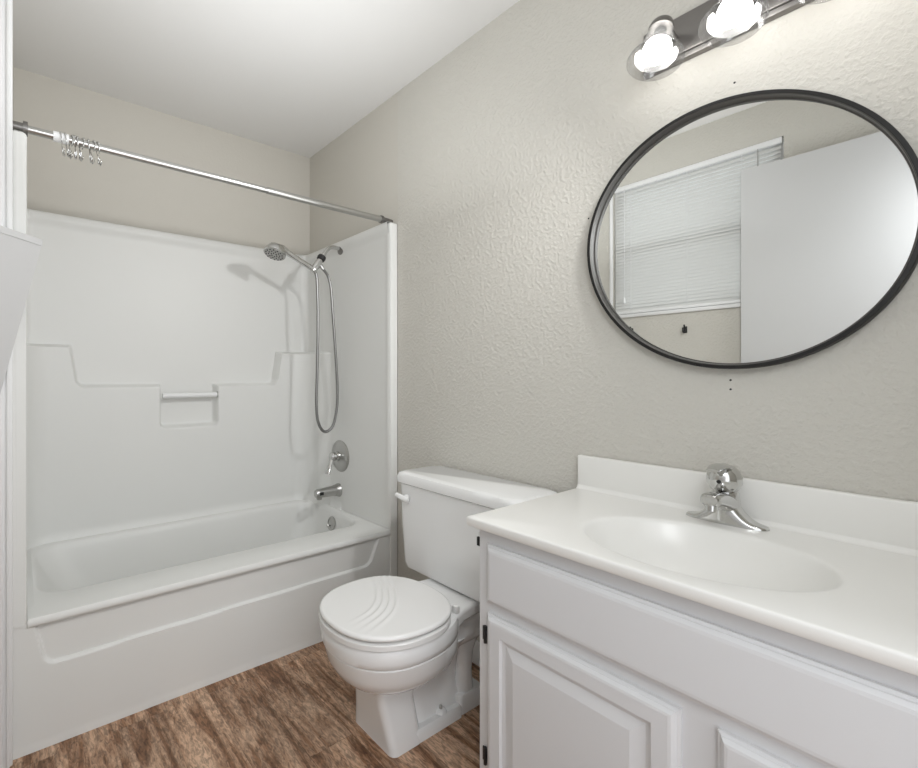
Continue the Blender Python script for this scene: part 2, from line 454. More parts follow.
def low_mask(x, z, back):
    w = 0.015
    m = ss((1.250 - z) / w)
    if back and -1.33 <= x <= -0.19:
        d1 = sd_rbox(x, z, -1.226, -0.266, 1.062, 1.6, 0.028)
        d2 = sd_rbox(x, z, -0.877, -0.602, 0.858, 1.30, 0.022)
        m = min(m, ss(min(d1, d2) / w + 0.5))
    return m
path = UP
nz = int((ZS - ZT + 0.01) / step)
bm = bmesh.new(); rows = []
for j in range(nz + 1):
    z = ZT - 0.01 + (ZS - ZT + 0.01) * j / nz
    lip = 0.014 * ss((z - (ZS - 0.062)) / 0.045); cove = 0.014 * ss((0.45 - z) / 0.07) ** 2
    row = []
    for (x, y, nx, ny), (xl, yl, nxl, nyl) in zip(UP, LO):
        m = low_mask(x, z, y > YS - 0.001)
        X = x + (xl - x) * m; Y = y + (yl - y) * m
        if y > YS - 0.001:                                   # grid columns lean with the slanted sides of the ledge
            sl = max(0.0, min(z, 1.30) - 1.06) * 0.16
            X += -sl * (1 - ss(abs(x + 1.226) / 0.09)) + sl * (1 - ss(abs(x + 0.266) / 0.09))
        if y < YS - 0.3: cove_ = 0.0
        else: cove_ = cove
        o = (lip + cove_) * (ss((0.9 - nx) / 0.4) if nx > 0.4 else 1.0)
        row.append(Vector((X + nx * o, Y + ny * o, z)))
    rows.append(row)
# rolled top edge going back to the wall
top = rows[-1]
def outto(dz, back):
    r = []
    for (x, y, nx, ny), p in zip(path, top):
        r.append(Vector((p.x - nx * back, p.y - ny * back, ZS + dz)))
    return r
rows.append(outto(0.004, 0.004)); rows.append(outto(0.005, 0.012)); rows.append(outto(0.005, 0.04))
add_loft(bm, rows, False, False, closed=False)
obj('surround_wall', bm, 'acrylic', tub, 60)
# front flanges of the surround
for x0, x1 in ((XR - 0.003, 0.0), (XA, -1.4185)):
    bm = bmesh.new()
    y0 = 1.690; r = 0.012
    pts = rrect(x0, x1, 0.0 if x0 > -1 else 0.38, ZS, r if x0 < -1 else 0.006, 6)
    add_loft(bm, [[(x, y0 + 0.024, z) for x, z in pts], [(x, y0 + 0.004, z) for x, z in pts],
                  [(x + (0.003 if x < (x0 + x1) / 2 else -0.003), y0, z - (0.003 if z > 1 else 0)) for x, z in pts]])
    obj('front_flange', bm, 'acrylic', tub, 50)
# --- tub: deck, basin
def lp(x0, x1, y0, y1, r, z): return [(x, y, z) for x, y in rrect(x0, x1, y0, y1, r, 8)]
bm = bmesh.new()
X0, X1, Y0, Y1 = -1.419, XR, 1.688, YS
loops = [lp(X0, X1, Y0 + 0.012, Y1, 0.004, 0.366), lp(X0, X1, Y0 + 0.003, Y1, 0.004, 0.370), lp(X0, X1, Y0, Y1, 0.004, 0.378), lp(X0 , X1, Y0 + 0.002, Y1, 0.004, 0.388), lp(X0 + .002, X1 - .002, Y0 + 0.006, Y1 - .004, 0.004, 0.3945),
         lp(X0 + 0.02, X1 - 0.012, Y0 + 0.05, Y1 - .02, 0.03, 0.397),
         lp(-1.400, -0.062, 1.845, 2.392, 0.10, 0.395), lp(-1.394, -0.070, 1.855, 2.386, 0.10, 0.391), lp(-1.386, -0.077, 1.864, 2.379, 0.10, 0.382), lp(-1.378, -0.082, 1.870, 2.374, 0.10, 0.365),
         lp(-1.345, -0.092, 1.880, 2.362, 0.11, 0.30), lp(-1.28, -0.115, 1.900, 2.345, 0.12, 0.18), lp(-1.245, -0.14, 1.92, 2.33, 0.13, 0.11),
         lp(-1.20, -0.20, 1.95, 2.30, 0.13, 0.075), lp(-1.10, -0.30, 2.02, 2.23, 0.10, 0.065)]
add_loft(bm, loops, False, True)
obj('basin', bm, 'acrylic', tub, 50)
# --- apron with recessed upper panel
bm = bmesh.new(); rows = []
nx_, nz_ = 380, 110
for j in range(nz_ + 1):
    z = 0.386 * j / nz_; row = []
    for i in range(nx_ + 1):
        x = XA + 0.0005 + (XR - XA - 0.0015) * i / nx_
        # trapezoid recess, open at the top under the rim
        dl = (x - (-1.404 + (0.386 - z) * 0.215)) * 0.977
        dr_ = ((-0.095 - (0.397 - z) * 0.43) - x) * 0.92
        db = z - (0.256 + (x + 0.12) * 0.0105)
        # rounded corner
        def corner(a, b, r=0.03):
            if a < r and b < r: return r - math.hypot(r - a, r - b)
            return min(a, b)
        d = min(corner(dl, db), corner(dr_, db))
        rec = 0.012 * ss(d / 0.0045)
        row.append(Vector((x, 1.694 + rec - 0.002 * ss((0.03 - z) / 0.03), z)))
    rows.append(row)
add_loft(bm, rows, False, False, closed=False)
obj('apron', bm, 'acrylic', tub, 60)
# grab bar across the soap recess
bm = bmesh.new()
add_tube(bm, [(-0.872, 2.428, 1.012), (-0.607, 2.428, 1.012)], 0.0125, 16)
obj('grab_bar', bm, 'plastic', tub, 40, 'clear white towel bar across the soap recess')
bm = bmesh.new(); add_lathe(bm, [(0.014, 0), (0.016, 0.003), (0.016, 0.006)], (-0.607, 2.428, 1.012), (1, 0, 0), 16, True, True)
obj('bar_end_cap', bm, 'steel', tub)
# overflow plate
ov = Vector((-0.0905, 2.125, 0.323)); nv = Vector((-0.985, 0, 0.17)).normalized()
bm = bmesh.new()
add_lathe(bm, [(0.037, 0), (0.037, 0.003), (0.033, 0.006), (0.028, 0.0065), (0.027, 0.004), (0.0, 0.005)], ov, nv, 32, True, False)
op = obj('overflow_plate', bm, 'steel', tub)
bm = bmesh.new(); add_lathe(bm, [(0.004, 0), (0.004, 0.0075), (0.002, 0.008)], ov + nv * 0.001 + Vector((0, 0.006, -0.012)), nv, 10, True, True)
obj('screw', bm, 'dark', op)

# ---------------------------------------------------------------- shower fittings
YH = 2.10
sh = thing('hand_shower', 'chrome hand shower on a wall arm with a long metal hose', 'shower head', (XR, YH + 0.01, 1.785))
bm = bmesh.new()
add_lathe(bm, [(0.030, 0), (0.029, 0.004), (0.018, 0.010), (0.011, 0.014)], (XR + 0.0005, YH + 0.01, 1.787), (-1, 0, 0), 24, True, True)
obj('escutcheon', bm, 'nickel', sh)
bm = bmesh.new()
add_tube(bm, spline([(XR - 0.002, YH + 0.01, 1.787), (-0.085, YH + 0.01, 1.790), (-0.120, YH + 0.006, 1.778), (-0.150, YH, 1.745), (-0.166, YH, 1.722)], 6), 0.0105, 14)
obj('arm', bm, 'chrome', sh)
bm = bmesh.new()
add_lathe(bm, [(0.012, -0.004), (0.021, 0.0), (0.023, 0.010), (0.021, 0.022), (0.013, 0.027)], (-0.163, YH, 1.728), (-0.55, 0, -0.83), 18, True, True)
obj('swivel_nut', bm, 'black_rubber', sh, 35, 'black swivel nut')
bm = bmesh.new()
add_tube(bm, [(-0.176, YH, 1.708), (-0.196, YH, 1.680), (-0.214, YH, 1.654), (-0.220, YH, 1.643)], lambda t: 0.015 + 0.004 * math.sin(PI * t), 16)
add_tube(bm, [(-0.185, YH, 1.692), (-0.170, YH - 0.002, 1.672), (-0.160, YH - 0.004, 1.660)], 0.011, 14)
obj('holder', bm, 'chrome', sh)
bm = bmesh.new()
add_tube(bm, spline([(-0.209, YH, 1.646), (-0.235, YH, 1.662), (-0.30, YH, 1.690), (-0.352, YH, 1.713), (-0.375, YH, 1.724)], 6), lambda t: 0.0125 + 0.003 * t, 16)
obj('wand', bm, 'chrome', sh)
hd = Vector((-0.38, -0.14, -0.91)).normalized()
hc = Vector((-0.425, YH, 1.726))
bm = bmesh.new()
add_lathe(bm, [(0.0, -0.018), (0.022, -0.017), (0.040, -0.008), (0.050, 0.008), (0.055, 0.022), (0.055, 0.029), (0.050, 0.032)], hc, hd, 32, False, False)
add_tube(bm, [(-0.368, YH, 1.722), (-0.392, YH, 1.731), hc - hd * 0.004], lambda t: 0.016 + 0.008 * t, 16)
hdo = obj('spray_head', bm, 'chrome', sh)
bm = bmesh.new()
add_lathe(bm, [(0.050, 0.030), (0.048, 0.033), (0.0, 0.034)], hc, hd, 32, False, False)
fp = obj('spray_face', bm, 'steel', hdo)
u, v, d_ = frame_for(hd)
bm = bmesh.new()
for R, n in ((0.014, 6), (0.028, 10), (0.041, 14)):
    for k in range(n):
        a = 2 * PI * k / n
        add_lathe(bm, [(0.0032, 0.033), (0.0026, 0.0365)], hc + (u * math.cos(a) + v * math.sin(a)) * R, hd, 8, False, True)
obj('nozzles', bm, 'dark', hdo)
bm = bmesh.new()
hose_pts = [(-0.213, YH, 1.648), (-0.200, YH, 1.628), (-0.194, YH, 1.57), (-0.190, YH, 1.40), (-0.194, YH, 1.15), (-0.199, YH, 0.99), (-0.193, YH, 0.89), (-0.170, YH, 0.834), (-0.139, YH, 0.818),
            (-0.100, YH, 0.845), (-0.077, YH, 0.92), (-0.070, YH, 1.03), (-0.080, YH, 1.20), (-0.098, YH, 1.42), (-0.110, YH, 1.56), (-0.128, YH, 1.628), (-0.161, YH - 0.004, 1.662)]
add_tube(bm, spline(hose_pts, 9), 0.0075, 10)
obj('hose', bm, 'hose', sh)

vl = thing('shower_valve', 'round chrome shower valve with lever below the hose', 'valve', (XR, 2.115, 0.68))
bm = bmesh.new()
c = (XR + 0.0008, 2.113, 0.680)
add_lathe(bm, [(0.084, 0), (0.084, 0.003), (0.078, 0.008), (0.055, 0.013), (0.034, 0.016), (0.030, 0.017)], c, (-1, 0, 0), 40, True, True)
obj('escutcheon', bm, 'steel', vl)
bm = bmesh.new()
add_lathe(bm, [(0.026, 0.016), (0.025, 0.030), (0.021, 0.034), (0.023, 0.040), (0.024, 0.055), (0.018, 0.064), (0.0, 0.067)], c, (-1, 0, 0), 28, True, False)
hb = obj('handle', bm, 'chrome', vl)
bm = bmesh.new()
add_tube(bm, spline([(XR - 0.050, 2.113, 0.676), (XR - 0.066, 2.104, 0.655), (XR - 0.084, 2.092, 0.625), (XR - 0.098, 2.085, 0.598)], 6), lambda t: (0.010 + 0.003 * t, 0.008), 12)
obj('lever', bm, 'chrome', hb)

sp = thing('tub_spout', 'chrome tub spout over the tub rim', 'spout', (XR, 2.13, 0.49))
bm = bmesh.new()
add_lathe(bm, [(0.036, 0), (0.036, 0.006), (0.032, 0.012), (0.030, 0.03)], (XR + 0.0008, 2.13, 0.495), (-1, 0, 0), 28, True, True)
obj('collar', bm, 'steel', sp)
bm = bmesh.new()
loops = []
for t in range(13):
    f = t / 12; x = XR - 0.02 - 0.125 * f
    zc = 0.495 - 0.002 * f; hw = 0.028 - 0.006 * f; hh = 0.028 - 0.005 * f
    if t == 12: hw *= 0.75; hh *= 0.8
    loops.append([(x, 2.13 + hw * math.cos(2 * PI * k / 24), zc + hh * math.sin(2 * PI * k / 24)) for k in range(24)])
add_loft(bm, loops)
add_lathe(bm, [(0.015, 0), (0.0155, 0.022), (0.013, 0.026)], (XR - 0.122, 2.13, 0.487), (0, 0, -1), 18, True, True)
obj('nozzle', bm, 'steel', sp)
bm = bmesh.new(); add_box(bm, (XR - 0.132, 2.13 - 0.0245, 0.487), (XR - 0.108, 2.13 - 0.018, 0.503), 0.001)
obj('diverter_slot', bm, 'dark', sp, 35, 'dark diverter slot')

# ---------------------------------------------------------------- shower rod and curtain rings
YR = 1.735; ZR = 1.842
rod = thing('shower_curtain_rod', 'chrome tension curtain rod spanning above the tub surround', 'curtain rod', (-0.73, YR, ZR))
ZL = 1.851
def rodp(x): return Vector((x, YR, ZL + (ZR - ZL) * (x + 1.457) / 1.457))
bm = bmesh.new(); add_tube(bm, [rodp(-1.42), rodp(-0.62)], 0.0122, 18); obj('inner_tube', bm, 'steel', rod)
bm = bmesh.new(); add_tube(bm, [rodp(-0.64), rodp(-0.06)], 0.0140, 18); obj('outer_tube', bm, 'steel', rod)
bm = bmesh.new()
add_tube(bm, [rodp(-1.4568), rodp(-1.424)], 0.0145, 16); add_tube(bm, [rodp(-1.428), rodp(-1.416)], 0.021, 20)
obj('end_bracket', bm, 'nickel', rod)
bm = bmesh.new()
add_tube(bm, [rodp(-0.068), rodp(-0.058)], 0.018, 20); add_tube(bm, [rodp(-0.060), rodp(-0.0005)], lambda t: 0.0135 - 0.003 * t, 16)
obj('end_bracket', bm, 'nickel', rod)
bm = bmesh.new(); add_tube(bm, [rodp(-1.352), rodp(-1.311)], 0.0155, 16); obj('sleeve', bm, 'plastic', rod, 40, 'white plastic sleeve')

def ring_mesh():
    bm = bmesh.new()
    # double hook: loop over the rod, roller beads, lower hooks
    pts = []
    for k in range(15):
        a = math.radians(-60 + 300 * k / 14)
        pts.append((0, 0.0195 * math.cos(a), 0.0195 * math.sin(a) - 0.0045))
    pts = [(0, 0.012, -0.045), (0, 0.004, -0.052), (0, -0.006, -0.046)][::-1] + [(0, 0.006, -0.030)] + pts
    add_tube(bm, spline(pts, 3), 0.0015, 7)
    pts2 = [(0.004, 0.006, -0.028), (0.004, 0.010, -0.040), (0.004, 0.002, -0.056), (0.004, -0.010, -0.050), (0.004, -0.012, -0.042)]
    add_tube(bm, spline(pts2, 4), 0.0014, 7)
    return bm
def bead_mesh():
    bm = bmesh.new()
    for k in range(5):
        a = math.radians(40 + 25 * k)
        bmesh.ops.create_uvsphere(bm, u_segments=10, v_segments=7, radius=0.0034, matrix=Matrix.Translation((0, 0.0195 * math.cos(a), 0.0195 * math.sin(a) - 0.0045)))
    return bm
names9 = ['first', 'second', 'third', 'fourth', 'fifth', 'sixth', 'seventh', 'eighth', 'ninth']
ring0 = None
for i, x in enumerate((-1.331, -1.319, -1.304, -1.294, -1.285, -1.275, -1.256, -1.245, -1.231)):
    p = rodp(x)
    lab = 'chrome double-hook curtain ring, %s on the rod counted from the white sleeve' % names9[i]
    if ring0 is None:
        ring0 = thing('curtain_ring', lab, 'curtain ring', p, 'curtain rings on the shower rod')
        w = obj('wire', ring_mesh(), 'chrome', None); b = obj('beads', bead_mesh(), 'steel', None)
        w.parent = ring0; b.parent = ring0
        r = ring0
    else:
        r = ring0.copy(); COL.objects.link(r); r['label'] = lab; r.location = p
        for ch in list(ring0.children):
            cc = ch.copy(); COL.objects.link(cc); cc.parent = r
    r.rotation_euler = (random.uniform(-0.1, 0.1), random.uniform(-0.12, 0.12), random.uniform(-0.35, 0.35))

# ---------------------------------------------------------------- corner shelf by the tub
cs = thing('corner_shelf', 'white tapered corner shelf box with overhanging top, beside the tub front', 'shelf', (XL, YT - 0.03, 1.06))
yw = YT - 0.031
def tri(a, z): return [(XL, yw, z), (XL, yw - a, z), (XL + a, yw, z)]
bm = bmesh.new(); add_loft(bm, [tri(0.148, 1.489), tri(0.148, 1.507)]); obj('top_board', bm, 'door', cs, 0)
bm = bmesh.new(); add_loft(bm, [tri(0.004, 0.855), tri(0.146, 1.4885)]); obj('body', bm, 'door', cs, 0)

# ---------------------------------------------------------------- toilet
TY = 1.150
tl = thing('toilet', 'white two-piece toilet with round bowl between tub and vanity', 'toilet', (-0.4, TY, 0))
def egg(xf, xr, hw, z, n=48, p=2.25, xw=None):
    """closed outline facing -X: front xf, rear xr, half width hw at xw"""
    if xw is None: xw = (xf + xr) / 2
    out = []
    for k in range(n):
        a = 2 * PI * k / n; c, s = math.cos(a), math.sin(a)
        L = (xr - xw) if c > 0 else (xw - xf)
        out.append((xw + L * math.copysign(abs(c) ** (2 / p), c), TY + hw * math.copysign(abs(s) ** (2 / p), s), z))
    return out
# bowl with seam line
bm = bmesh.new()
BX = dict(xw=-0.50, p=2.2)
loops = [egg(-0.570, -0.38, 0.062, 0.176), egg(-0.610, -0.34, 0.098, 0.183), egg(-0.645, -0.30, 0.134, 0.202), egg(-0.674, -0.275, 0.160, 0.229), egg(-0.692, -0.265, 0.174, 0.260), egg(-0.701, -0.262, 0.181, 0.301, xw=-0.50),
         egg(-0.6985, -0.262, 0.1780, 0.304, xw=-0.50), egg(-0.705, -0.262, 0.183, 0.308, xw=-0.50), egg(-0.708, -0.262, 0.186, 0.325, xw=-0.505), egg(-0.710, -0.262, 0.186, 0.349, xw=-0.505), egg(-0.705, -0.265, 0.182, 0.359, xw=-0.505), egg(-0.69, -0.28, 0.170, 0.3605, xw=-0.505),
         egg(-0.65, -0.36, 0.12, 0.363), egg(-0.63, -0.38, 0.10, 0.29), egg(-0.57, -0.42, 0.05, 0.23)]
add_loft(bm, loops, True, True)
# rear deck that carries the tank
def yz(x, hw, z0, z1, r=0.02): return [(x, TY + y, z) for y, z in rrect(-hw, hw, z0, z1, r, 5)]
add_loft(bm, [yz(-0.38, 0.146, 0.312, 0.3600, 0.012), yz(-0.345, 0.142, 0.315, 0.3640, 0.012), yz(-0.29, 0.126, 0.322, 0.3655, 0.012), yz(-0.24, 0.118, 0.322, 0.3655, 0.012), yz(-0.10, 0.112, 0.325, 0.3655, 0.012), yz(-0.03, 0.112, 0.328, 0.3655, 0.012)])
# bulging passage under the deck
add_loft(bm, [yz(-0.34, 0.085, 0.21, 0.34, 0.05), yz(-0.26, 0.096, 0.205, 0.345, 0.05), yz(-0.17, 0.096, 0.205, 0.345, 0.05), yz(-0.09, 0.090, 0.24, 0.345, 0.045)])
obj('bowl', bm, 'porcelain', tl, 45)
# pedestal
bm = bmesh.new()
def col(x0, x1, hw, z, r=0.022): return [(x, TY + y, z) for x, y in rrect(x0, x1, -hw, hw, r, 5)]
add_loft(bm, [col(-0.562, -0.44, 0.101, 0.0), col(-0.562, -0.44, 0.101, 0.012), col(-0.570, -0.445, 0.088, 0.07), col(-0.580, -0.45, 0.076, 0.13), col(-0.588, -0.44, 0.075, 0.185), col(-0.59, -0.42, 0.075, 0.23)])
add_loft(bm, [col(-0.47, -0.265, 0.100, 0.0, 0.012), col(-0.47, -0.265, 0.100, 0.030, 0.012), col(-0.47, -0.270, 0.094, 0.038, 0.012)])
add_loft(bm, [col(-0.275, -0.150, 0.094, 0.0, 0.018), col(-0.275, -0.150, 0.094, 0.050, 0.018), col(-0.27, -0.155, 0.088, 0.058, 0.018)])
add_loft(bm, [col(-0.47, -0.22, 0.080, 0.03, 0.05), col(-0.47, -0.23, 0.062, 0.09, 0.05), col(-0.48, -0.22, 0.060, 0.15, 0.05), col(-0.50, -0.22, 0.070, 0.20, 0.05), col(-0.52, -0.22, 0.10, 0.25, 0.05)])
add_loft(bm, [col(-0.255, -0.180, 0.086, 0.05, 0.03), col(-0.245, -0.185, 0.080, 0.12, 0.026), col(-0.25, -0.175, 0.080, 0.18, 0.03), col(-0.28, -0.15, 0.086, 0.24, 0.03)])
obj('pedestal', bm, 'porcelain', tl, 45)
for s in (-1, 1):
    bm = bmesh.new()
    bc = (-0.345, TY + s * 0.078, 0.0375)
    add_lathe(bm, [(0.019, 0.0), (0.019, 0.003), (0.016, 0.008), (0.011, 0.0105), (0.006, 0.011)], bc, (0, 0, 1), 20, True, True)
    bcap = obj('bolt_cap', bm, 'porcelain', tl, 40)
    bm = bmesh.new(); add_lathe(bm, [(0.0055, 0.0105), (0.0055, 0.019), (0.004, 0.021)], bc, (0, 0, 1), 10, True, True)
    obj('bolt', bm, 'steel', bcap, 40)
# seat ring
bm = bmesh.new()
sx0, sx1, shw = -0.7145, -0.315, 0.190
add_loft(bm, [egg(sx0 + .01, sx1, shw - .008, 0.3612, xw=-0.50), egg(sx0, sx1, shw, 0.3645, xw=-0.50), egg(sx0, sx1, shw, 0.378, xw=-0.50), egg(sx0 + .008, sx1 - .003, shw - .006, 0.3828, xw=-0.50)])
obj('seat', bm, 'seat', tl, 50)
# lid with embossed wave lines
WA = [(-0.352, 1.439), (-0.426, 1.321), (-0.479, 1.237), (-0.539, 1.166), (-0.609, 1.127), (-0.735, 1.110)]
WB = [(-0.312, 1.421), (-0.378, 1.297), (-0.420, 1.218), (-0.486, 1.128), (-0.561, 1.073), (-0.690, 1.030)]
WAVES = []
for k in range(4):
    f = k / 3
    WAVES.append(spline([(a[0] + (b[0] - a[0]) * f, a[1] + (b[1] - a[1]) * f, 0) for a, b in zip(WA, WB)], 8))
def wave(x, y):
    """four flowing embossed lines that sweep across the lid"""
    h = 0.0; p = Vector((x, y, 0))
    for line in WAVES:
        best = 9.0; side = 1
        for a, b in zip(line, line[1:]):
            ab = b - a; t = max(0.0, min(1.0, (p - a).dot(ab) / ab.length_squared)); q = p - (a + ab * t)
            if q.length < best: best = q.length; side = 1 if ab.cross(q).z > 0 else -1
        s_ = best * side
        fade = ss((x + 0.705) / 0.10)
        if s_ > -0.004:
            h += 0.0024 * fade * ss((s_ + 0.004) / 0.006) * (1 - ss((s_ - 0.002) / 0.012))
    return h
bm = bmesh.new()
def leg(f, z, n=160):
    xc = -0.50
    return [(xc + (p[0] - xc) * f, TY + (p[1] - TY) * f, z) for p in egg(-0.7120, -0.312, 0.1885, z, n, 2.3, xw=-0.50)]
loops = [leg(0.955, 0.3875), leg(0.985, 0.388), leg(1.0, 0.3915), leg(0.998, 0.396), leg(0.985, 0.4005), leg(0.965, 0.4022)]
fs = [0.965 - 0.955 * k / 64 for k in range(1, 65)]
for f in fs:
    loops.append([(x, y, 0.4022 + 0.003 * (1 - f * f) + wave(x, y)) for x, y, z in leg(f, 0)])
add_loft(bm, loops, True, True)
obj('lid', bm, 'seat', tl, 60)
for s in (-1, 1):
    bm = bmesh.new(); add_box(bm, (-0.331, TY + s * 0.120 - 0.011, 0.362), (-0.312, TY + s * 0.120 + 0.011, 0.388), 0.006)
    obj('lid_hinge', bm, 'seat', tl)
# tank
bm = bmesh.new()
def tk(x0, x1, y0, y1, r, z): return [(x, y, z) for x, y in rrect(x0, x1, y0, y1, r, 8)]
ty0, ty1 = 0.862, 1.411
add_loft(bm, [tk(-0.205, -0.04, ty0 + .03, ty1 - .03, 0.03, 0.367), tk(-0.222, -0.03, ty0 + .016, ty1 - .016, 0.035, 0.373), tk(-0.228, -0.025, ty0 + .010, ty1 - .010, 0.035, 0.395), tk(-0.236, -0.022, ty0 + .004, ty1 - .004, 0.035, 0.55), tk(-0.238, -0.020, ty0, ty1, 0.035, 0.694)])
obj('tank', bm, 'porcelain', tl, 45)
bm = bmesh.new()
add_loft(bm, [tk(-0.240, -0.018, ty0 - .004, ty1 + .004, 0.035, 0.6945), tk(-0.248, -0.014, ty0 - .012, ty1 + .012, 0.035, 0.700), tk(-0.249, -0.013, ty0 - .013, ty1 + .013, 0.036, 0.722), tk(-0.243, -0.017, ty0 - .007, ty1 + .007, 0.036, 0.734), tk(-0.228, -0.028, ty0 + .008, ty1 - .008, 0.036, 0.739)])
obj('tank_lid', bm, 'porcelain', tl, 45)
bm = bmesh.new()
add_lathe(bm, [(0.013, 0), (0.013, 0.008), (0.009, 0.012)], (-0.2375, 1.356, 0.645), (-1, 0, 0), 18, True, True)
add_tube(bm, spline([(-0.247, 1.336, 0.641), (-0.253, 1.352, 0.643), (-0.256, 1.374, 0.648), (-0.258, 1.394, 0.652)], 5), lambda t: (0.0085, 0.013 - 0.004 * t), 12)
obj('flush_lever', bm, 'porcelain', tl, 45)

# ---------------------------------------------------------------- vanity cabinet
VY0, VY1 = -0.149, 0.783; VF = -0.500; VT = 0.7367
vc = thing('vanity_cabinet', 'white painted vanity cabinet with raised-panel doors', 'cabinet', (-0.25, 0.31, 0))
bm = boxes(((VF + 0.0202, VY0, 0.10), (-0.001, VY0 + 0.016, VT)), ((VF + 0.0202, VY1 - 0.016, 0.10), (-0.001, VY1, VT)),
           ((VF + 0.0202, VY0 + 0.0162, 0.10), (-0.0122, VY1 - 0.0162, 0.116)), ((-0.012, VY0 + 0.0162, 0.10), (-0.001, VY1 - 0.0162, VT)),
           ((VF + 0.07, VY0 + 0.002, 0.0), (-0.003, VY1 - 0.001, 0.0998)))
obj('carcass', bm, 'cab', vc, 0)
yl, yh = VY0 + 0.035, VY1 - 0.035; e = 0.0001
bm = boxes(((VF, yh, 0.10), (VF + 0.02, VY1 + 0.001, VT)), ((VF, VY0, 0.10), (VF + 0.02, yl, VT)),
           ((VF, yl + e, 0.10), (VF + 0.02, yh - e, 0.135)), ((VF, yl + e, 0.690), (VF + 0.02, yh - e, VT)), ((VF, yl + e, 0.52), (VF + 0.02, yh - e, 0.57)),
           ((VF, 0.275, 0.135 + e), (VF + 0.02, 0.350, 0.52 - e)))
obj('face_frame', bm, 'cab', vc, 0)
def rect_loops(bm, y0, y1, z0, z1, spec):
    """spec = [(inset, x)] loops, the last one capped"""
    loops = [[(x, y0 + i, z0 + i), (x, y1 - i, z0 + i), (x, y1 - i, z1 - i), (x, y0 + i, z1 - i)] for i, x in spec]
    add_loft(bm, loops, True, True)
bm = bmesh.new()
rect_loops(bm, VY0 + 0.024, 0.7555, 0.557, 0.6995, [(0, VF - 0.0003), (0, VF - 0.007), (0.005, VF - 0.009), (0.006, VF - 0.012), (0.012, VF - 0.017), (0.018, VF - 0.018)])
obj('false_drawer_front', bm, 'cab', vc, 0)
for y0, y1, hy in ((0.338, 0.7535, 0.767), (VY0 + 0.022, 0.284, -0.138)):
    z0, z1 = 0.117, 0.532
    bm = bmesh.new()
    rect_loops(bm, y0, y1, z0, z1, [(0, VF - 0.0003), (0, VF - 0.008), (0.005, VF - 0.010), (0.006, VF - 0.013), (0.011, VF - 0.018), (0.016, VF - 0.019), (0.043, VF - 0.019), (0.046, VF - 0.012), (0.055, VF - 0.0105), (0.080, VF - 0.018), (0.083, VF - 0.018)])
    dd = obj('door', bm, 'cab', vc, 0)
    for z in (0.175, 0.474):
        bm = bmesh.new()
        sgn = 1 if hy > 0.3 else -1
        add_box(bm, (VF - 0.003, hy - 0.006, z - 0.017), (VF, hy + 0.006, z + 0.017), 0.001)
        add_tube(bm, [(VF - 0.006, hy - sgn * 0.005, z - 0.021), (VF - 0.006, hy - sgn * 0.005, z + 0.021)], 0.0042, 10)
        obj('hinge', bm, 'dark', dd, 40, 'black hinge')
bm = bmesh.new()
add_lathe(bm, [(0.030, 0), (0.030, 0.008), (0.027, 0.015), (0.018, 0.020)], (VF + 0.034, VY1 + 0.001, 0.692), (0, 1, 0), 24, True, True)
hb = obj('hook_plate', bm, 'plastic', vc)
bm = bmesh.new(); add_box(bm, (VF + 0.0015, VY1 + 0.004, 0.682), (VF + 0.008, VY1 + 0.0125, 0.704), 0.001)
obj('slot', bm, 'dark', hb, 35, 'black slot')

# ---------------------------------------------------------------- vanity top with moulded basin
ZC = 0.761
vt = thing('countertop', 'glossy white vanity countertop with moulded oval basin', 'countertop', (-0.26, 0.31, VT))
cx, cy, ay, ax = -0.311, 0.385, 0.213, 0.172
cx0, cx1, cy0, cy1 = -0.531, -0.004, VY0, 0.800
N = 160
angs = [2 * PI * k / N for k in range(N)]
for X, Y in ((cx0, cy0), (cx0, cy1), (cx1, cy0), (cx1, cy1)):
    a = math.atan2(Y - cy, X - cx) % (2 * PI)
    k = min(range(N), key=lambda q: abs(angs[q] - a)); angs[k] = a
def ell(f, z, g=0.0): return [(cx + (ax * f + g) * math.cos(t), cy + (ay * f + g) * math.sin(t), z) for t in ELT]
# ellipse parameter that keeps the same ray angle
ELT = [math.atan2(math.sin(a) / ay, math.cos(a) / ax) for a in angs]
def rect(i, z):
    out = []
    for a in angs:
        c, s = math.cos(a), math.sin(a); t = 9e9
        if c > 1e-9: t = min(t, (cx1 - cx) / c)
        if c < -1e-9: t = min(t, (cx0 - cx) / c)
        if s > 1e-9: t = min(t, (cy1 - cy) / s)
        if s < -1e-9: t = min(t, (cy0 - cy) / s)
        x, y = cx + c * t, cy + s * t
        x = max(x, cx0 + i); y = min(y, cy1 - i)
        out.append((x, y, z))
    return out
bm = bmesh.new()
bowl = [(0.08, -0.118), (0.25, -0.116), (0.45, -0.108), (0.62, -0.094), (0.76, -0.073), (0.87, -0.048), (0.94, -0.026), (0.98, -0.010), (1.0, -0.0035)]
loops = [ell(f, ZC + h) for f, h in bowl] + [ell(1.0, ZC - 0.0008, 0.004), ell(1.0, ZC, 0.010), ell(1.0, ZC + 0.0004, 0.022)]
loops += [rect(0.006, ZC), rect(0.0022, ZC - 0.001), rect(0.0005, ZC - 0.003), rect(0, ZC - 0.006), rect(0, ZC - 0.020), rect(0.003, ZC - 0.0238), rect(0.02, ZC - 0.024)]
add_loft(bm, loops, True, False)
obj('slab', bm, 'marble', vt, 40)
bm = bmesh.new()
add_lathe(bm, [(0.030, 0), (0.029, 0.003), (0.022, 0.004), (0.020, 0.001), (0.018, 0.002), (0.016, 0.006), (0.0, 0.007)], (cx, cy, ZC - 0.1185), (0, 0, 1), 28, True, False)
obj('drain', bm, 'chrome', vt)
bm = bmesh.new(); add_box(bm, (-0.022, VY0, ZC - 0.002), (-0.002, cy1 - 0.0005, ZC + 0.102), 0.004, 3)
